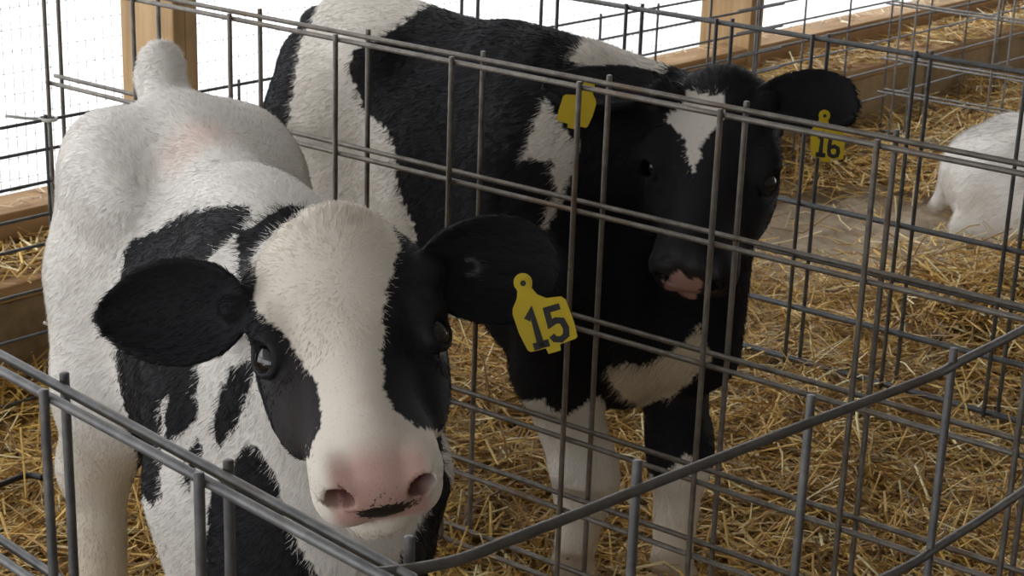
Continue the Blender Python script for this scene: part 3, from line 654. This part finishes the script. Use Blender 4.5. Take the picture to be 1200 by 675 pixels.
# ---- calf 16
S = Solid(); FEET = -.10; L, h16, l16 = frame((.071, 3.203), (.73, -.683)); RB16 = np.array([h16, l16, Z])
S.ell(L(-.25, 0, .70), RB16, (.39, .185, .265), .06); S.ell(L(-0.475, 0, .80), RB16, (.21, .170, .20), .06); S.ell(L(-.02, 0, .73), RB16, (.20, .160, .26), .06)
S.cone(L(-.05, 0, .935), L(-0.545, 0, .965), .065, .055, .07); S.cone(L(.03, 0, .915), L(-.12, 0, .93), .075, .075, .06)
for q in (-1, 1):
    S.ell(L(-0.385, q*.105, .93), RB16, (.07, .05, .04), .06); S.ell(L(-0.605, q*.075, .86), RB16, (.05, .045, .07), .05); S.ell(L(-0.495, q*.12, .72), RB16, (.14, .08, .19), .06)
    S.ell(L(.04, q*.115, .66), RB16, (.12, .07, .21), .06)
S.ell(L(.18, 0, .52), RB16, (.10, .11, .15), .06)
poll16 = at(850, 98, 3.14); nose16 = at(806, 308, 3.015)
R16 = head_frame(poll16, nose16, at(747, 190, 3.085), at(884, 204, 3.045)); K16 = np.array([np.linalg.norm(nose16-poll16)/.30, 1.27, 1.24])
nb = poll16+R16.T@np.array([.06, 0, -.115])
S.cone(L(.0, 0, .81), nb+(L(.06, 0, .81)-nb)*.35, .14, .105, .06); S.cone(L(.06, 0, .75), nb, .125, .08, .05); S.cone(L(.10, 0, .62), nb+np.array([0, .05, -.10]), .13, .075, .05)
S.cone(at(836, 235, 3.23), at(812, 405, 3.28), .078, .085, .05)
S.cone(at(690, 94, 3.33), at(795, 123, 3.24), .070, .058, .04)
legs(S, L, {-1: [(.12, -.12, .60), (.13, -.125, .46), (.20, -.105, .265), (.17, -.10, .08), (.21, -.10, .035)], 1: [(.14, .12, .60), (.19, .115, .48), (.29, .045, .30), (.29, .04, .08), (.33, .04, .035)]},
     {-1: [(-0.485, -.11, .74), (-0.365, -.135, .57), (-0.505, -.13, .40), (-0.485, -.13, .10), (-0.445, -.13, .035)], 1: [(-0.465, .11, .74), (-0.365, .135, .57), (-0.545, .12, .40), (-0.525, .12, .10), (-0.485, .12, .035)]}, 1.05, 1.22)
S.cone(L(-0.565, 0, .955), L(-0.650, 0, .93), .042, .034, .03, 'tail'); S.cone(L(-0.650, 0, .93), L(-0.690, -.02, .70), .032, .022, .02, 'tail'); S.cone(L(-0.690, -.02, .70), L(-0.675, -.02, .42), .022, .036, .02, 'tail')
H16, eyes16 = add_head(S, poll16, R16, *K16, [
    (at(780, 104, 3.10), at(638, 104, 3.12), at(700, 128, 3.05)-at(705, 72, 3.14), .043, .3, .6),
    (at(892, 118, 3.13), at(1004, 122, 3.12), at(945, 158, 3.11)-at(950, 95, 3.14), .047, .4, .45)])
W16_body = [[(365, 25), (400, -60), (570, -60), (543, 0), (500, 7), (467, 30), (450, 43), (413, 60), (408, 80), (427, 130), (450, 150), (463, 170), (467, 225), (487, 265), (487, 420), (300, 420), (330, 190), (345, 100), (352, 50)],
    [(641, 110), (650, 130), (668, 162), (680, 165), (672, 200), (660, 235), (640, 270), (636, 262), (652, 225), (648, 190), (613, 185), (625, 150)],
    [(668, 72), (690, 38), (720, 45), (785, 78), (765, 100), (700, 85)],
    [(712, 430), (760, 425), (800, 405), (820, 380), (835, 420), (800, 455), (765, 482), (735, 470), (715, 447)]]
W16_leg = [[(610, 420), (630, 440), (642, 475), (665, 487), (704, 462), (735, 520), (735, 900), (600, 900)], [(745, 545), (775, 562), (800, 530), (835, 548), (850, 900), (730, 900)], W16_body[0]]
W16_head = [[(766, 92), (800, 105), (846, 112), (852, 130), (838, 150), (826, 165), (819, 190), (812, 208), (806, 182), (800, 160), (785, 145), (768, 130), (762, 108)], [(797, 372), (812, 385), (822, 440), (790, 440)]]
def paint16(V, Nn, part, hair=False):
    uv = project(V)+jitter(V, 1.3); hd = part == 'head'; lg = part == 'leg'; wht = np.zeros(len(V), bool)
    for p in W16_head: wht |= hd & inpoly(uv, p)
    for p in W16_body: wht |= (part == 'body') & inpoly(uv, p)
    for p in W16_leg: wht |= lg & inpoly(uv, p)
    loc = (V-L(0, 0, 0))@RB16.T; wht |= (part == 'body') & (loc[:, 2] < .50) & (loc[:, 0] < -.1) & (loc[:, 1] > -.13)
    tail = (loc[:, 0] < -.625) & (np.abs(loc[:, 1]) < .06); wht &= ~tail
    col = np.where(wht[:, None], WHITE*np.array([.97, .95, .92]), BLACK); z = V[:, 2]; q = (V-poll16)@R16.T/K16
    brisk = wht & inpoly(uv, W16_body[3]); col[brisk] = CREAM*.9
    low = np.clip((.20-z)/.2, 0, 1)[:, None]*wht[:, None]*.55; col = col*(1-low)+CREAM*low
    pad = hd*np.clip((q[:, 0]-.266)/.022, 0, 1)*np.clip((q[:, 2]+.100)/.012, 0, 1)*np.clip((.047-np.abs(q[:, 1]))/.012, 0, 1)
    col = col*(1-pad[:, None])+np.array([.018, .017, .02])*pad[:, None]
    pk = (hd & inpoly(uv, [(779, 330), (795, 316), (804, 323), (823, 331), (817, 345), (812, 357), (800, 362), (782, 350)])) [:, None]; col = np.where(pk, PINK*.85, col)
    g_ = hd*np.clip(1-np.linalg.norm((q-np.array([.17, -.06, -.06]))/np.array([.06, .04, .05]), axis=1), 0, 1)[..., None] if False else 0
    eb = np.max([np.clip(1.6-np.linalg.norm(V-c, axis=1)/.024, 0, 1) for c, _, _ in eyes16], 0)
    hoof = np.clip((FEET+.055-z)/.01, 0, 1)[:, None]; col = col*(1-hoof)+HOOF*hoof
    return col, pk[:, 0]*.12, np.maximum(pad, eb), np.clip(pad*1.15+eb*1.3, 0, 1)
def flow16(P, prt, n):
    f = np.tile(-h16*.75-Z*.7, (len(P), 1)); leg = prt == 'leg'; f[leg] = -Z-h16*.15
    q = (P-poll16)@R16.T; hd = prt == 'head'; rad = (q-np.array([.115, 0, 0]))*np.array([.8, 1.2, .35]); f[hd] = (rad@R16)[hd]/np.maximum(np.linalg.norm(rad[hd], axis=1), .01)[:, None]
    er = prt == 'ear'; sd = np.sign((P-poll16)@R16[1])[:, None]*R16[1]; f[er] = sd[er]-.3*Z; return f
def hlen16(P, prt, n):
    l = hlen(P, prt, n); q = (P-poll16)@R16.T; l = np.where((prt == 'head') & (q[:, 0] < .10), .0062+.010*np.clip((.10-q[:, 0])/.1, 0, 1), l)
    l = np.where((prt == 'body') & ((P-L(0, 0, 0))@RB16.T[:, 0] > .0), .018, l)
    return np.where((prt == 'head') & (q[:, 0] > .20) & (q[:, 2] > -.12), .0042, l)
L16 = L; root16 = np.array([*L(-.3, 0, 0)[:2], FEET])
calf16, _ = finish_calf('calf', S, .0052, paint16, 190000, hlen16, flow16, 'mostly black calf with a white blaze behind the wire divider, yellow tag 16', eyes16, root16, 16)
r_, d_ = imgdir(-6); ear_tag(calf16, root16, at(966, 136, 3.085), r_, d_, .00088, '16')
r_, d_ = imgdir(-14); ear_tag(calf16, root16, at(690, 100, 3.06), -r_, d_, .00088, '', False)
# ---- white calf lying in the far pen
S = Solid(); FEET = -.08; L, h3, l3 = frame((1.90, 4.86), (.82, -.57)); RB3 = np.array([h3, l3, Z]); zf = .07
L3 = lambda x, y, z: L(x, y, z+zf)
S.ell(L3(-.26, 0, .18), RB3, (.40, .20, .19), .06); S.ell(L3(-.56, .0, .165), RB3, (.21, .19, .165), .06); S.ell(L3(0, 0, .18), RB3, (.2, .17, .21), .06); S.cone(L3(.0, 0, .34), L3(-.58, 0, .29), .05, .05, .06)
p3 = L3(.38, .05, .52); R3 = np.array([nrm(h3*.72-Z*.62-l3*.3), l3, [0, 0, 0]]); R3[1] = nrm(l3-R3[0]*(l3@R3[0])); R3[2] = np.cross(R3[0], R3[1])
S.cone(L3(.05, 0, .24), p3+R3.T@np.array([.05, 0, -.09]), .14, .085, .06)
for q in (-1, 1):
    S.cone(L3(-.54, q*.13, .15), L3(-.34, q*.20, .12), .13, .10, .06, 'leg'); S.cone(L3(-.34, q*.20, .12), L3(-.60, q*.21, .045), .08, .045, .05, 'leg'); S.cone(L3(-.60, q*.21, .045), L3(-.36, q*.25, .03), .036, .03, .03, 'leg')
    S.cone(L3(.06, q*.14, .16), L3(.22, q*.15, .05), .08, .045, .04, 'leg'); S.cone(L3(.22, q*.15, .05), L3(.04, q*.17, .03), .038, .03, .02, 'leg')
S.cone(L3(-.70, 0, .22), L3(-.755, -.05, .06), .03, .024, .03, 'tail')
H3, eyes3 = add_head(S, p3, R3, 1.1, 1.1, 1.1, [(p3+R3.T@np.array([.02, .07, -.05]), p3+R3.T@np.array([.02, .22, -.07]), R3[0], .045, .4, .5), (p3+R3.T@np.array([.02, -.07, -.05]), p3+R3.T@np.array([.02, -.22, -.07]), R3[0], .045, .4, .5)])
def paint3(V, Nn, part, hair=False):
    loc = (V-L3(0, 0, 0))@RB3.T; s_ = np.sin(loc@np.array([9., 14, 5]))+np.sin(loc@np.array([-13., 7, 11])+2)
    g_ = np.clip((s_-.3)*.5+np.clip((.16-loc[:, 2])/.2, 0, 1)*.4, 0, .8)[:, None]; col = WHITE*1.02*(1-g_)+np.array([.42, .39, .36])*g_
    dk = ((np.linalg.norm(loc-np.array([-.40, -.28, .03]), axis=1) < .05) | (np.linalg.norm(loc-np.array([.04, -.17, .03]), axis=1) < .05) | (part == 'ear'))[:, None]; col = np.where(dk, BLACK*1.5, col)
    z0 = np.zeros(len(V)); return col, z0, z0, z0
def flow3(P, prt, n): return np.tile(-h3*.7-Z*.7, (len(P), 1))
root3 = np.array([*L(-.3, 0, 0)[:2], FEET+zf])
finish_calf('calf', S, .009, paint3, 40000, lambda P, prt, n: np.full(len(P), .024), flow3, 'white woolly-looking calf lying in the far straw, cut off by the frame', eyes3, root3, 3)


print('script', time.time()-T0)
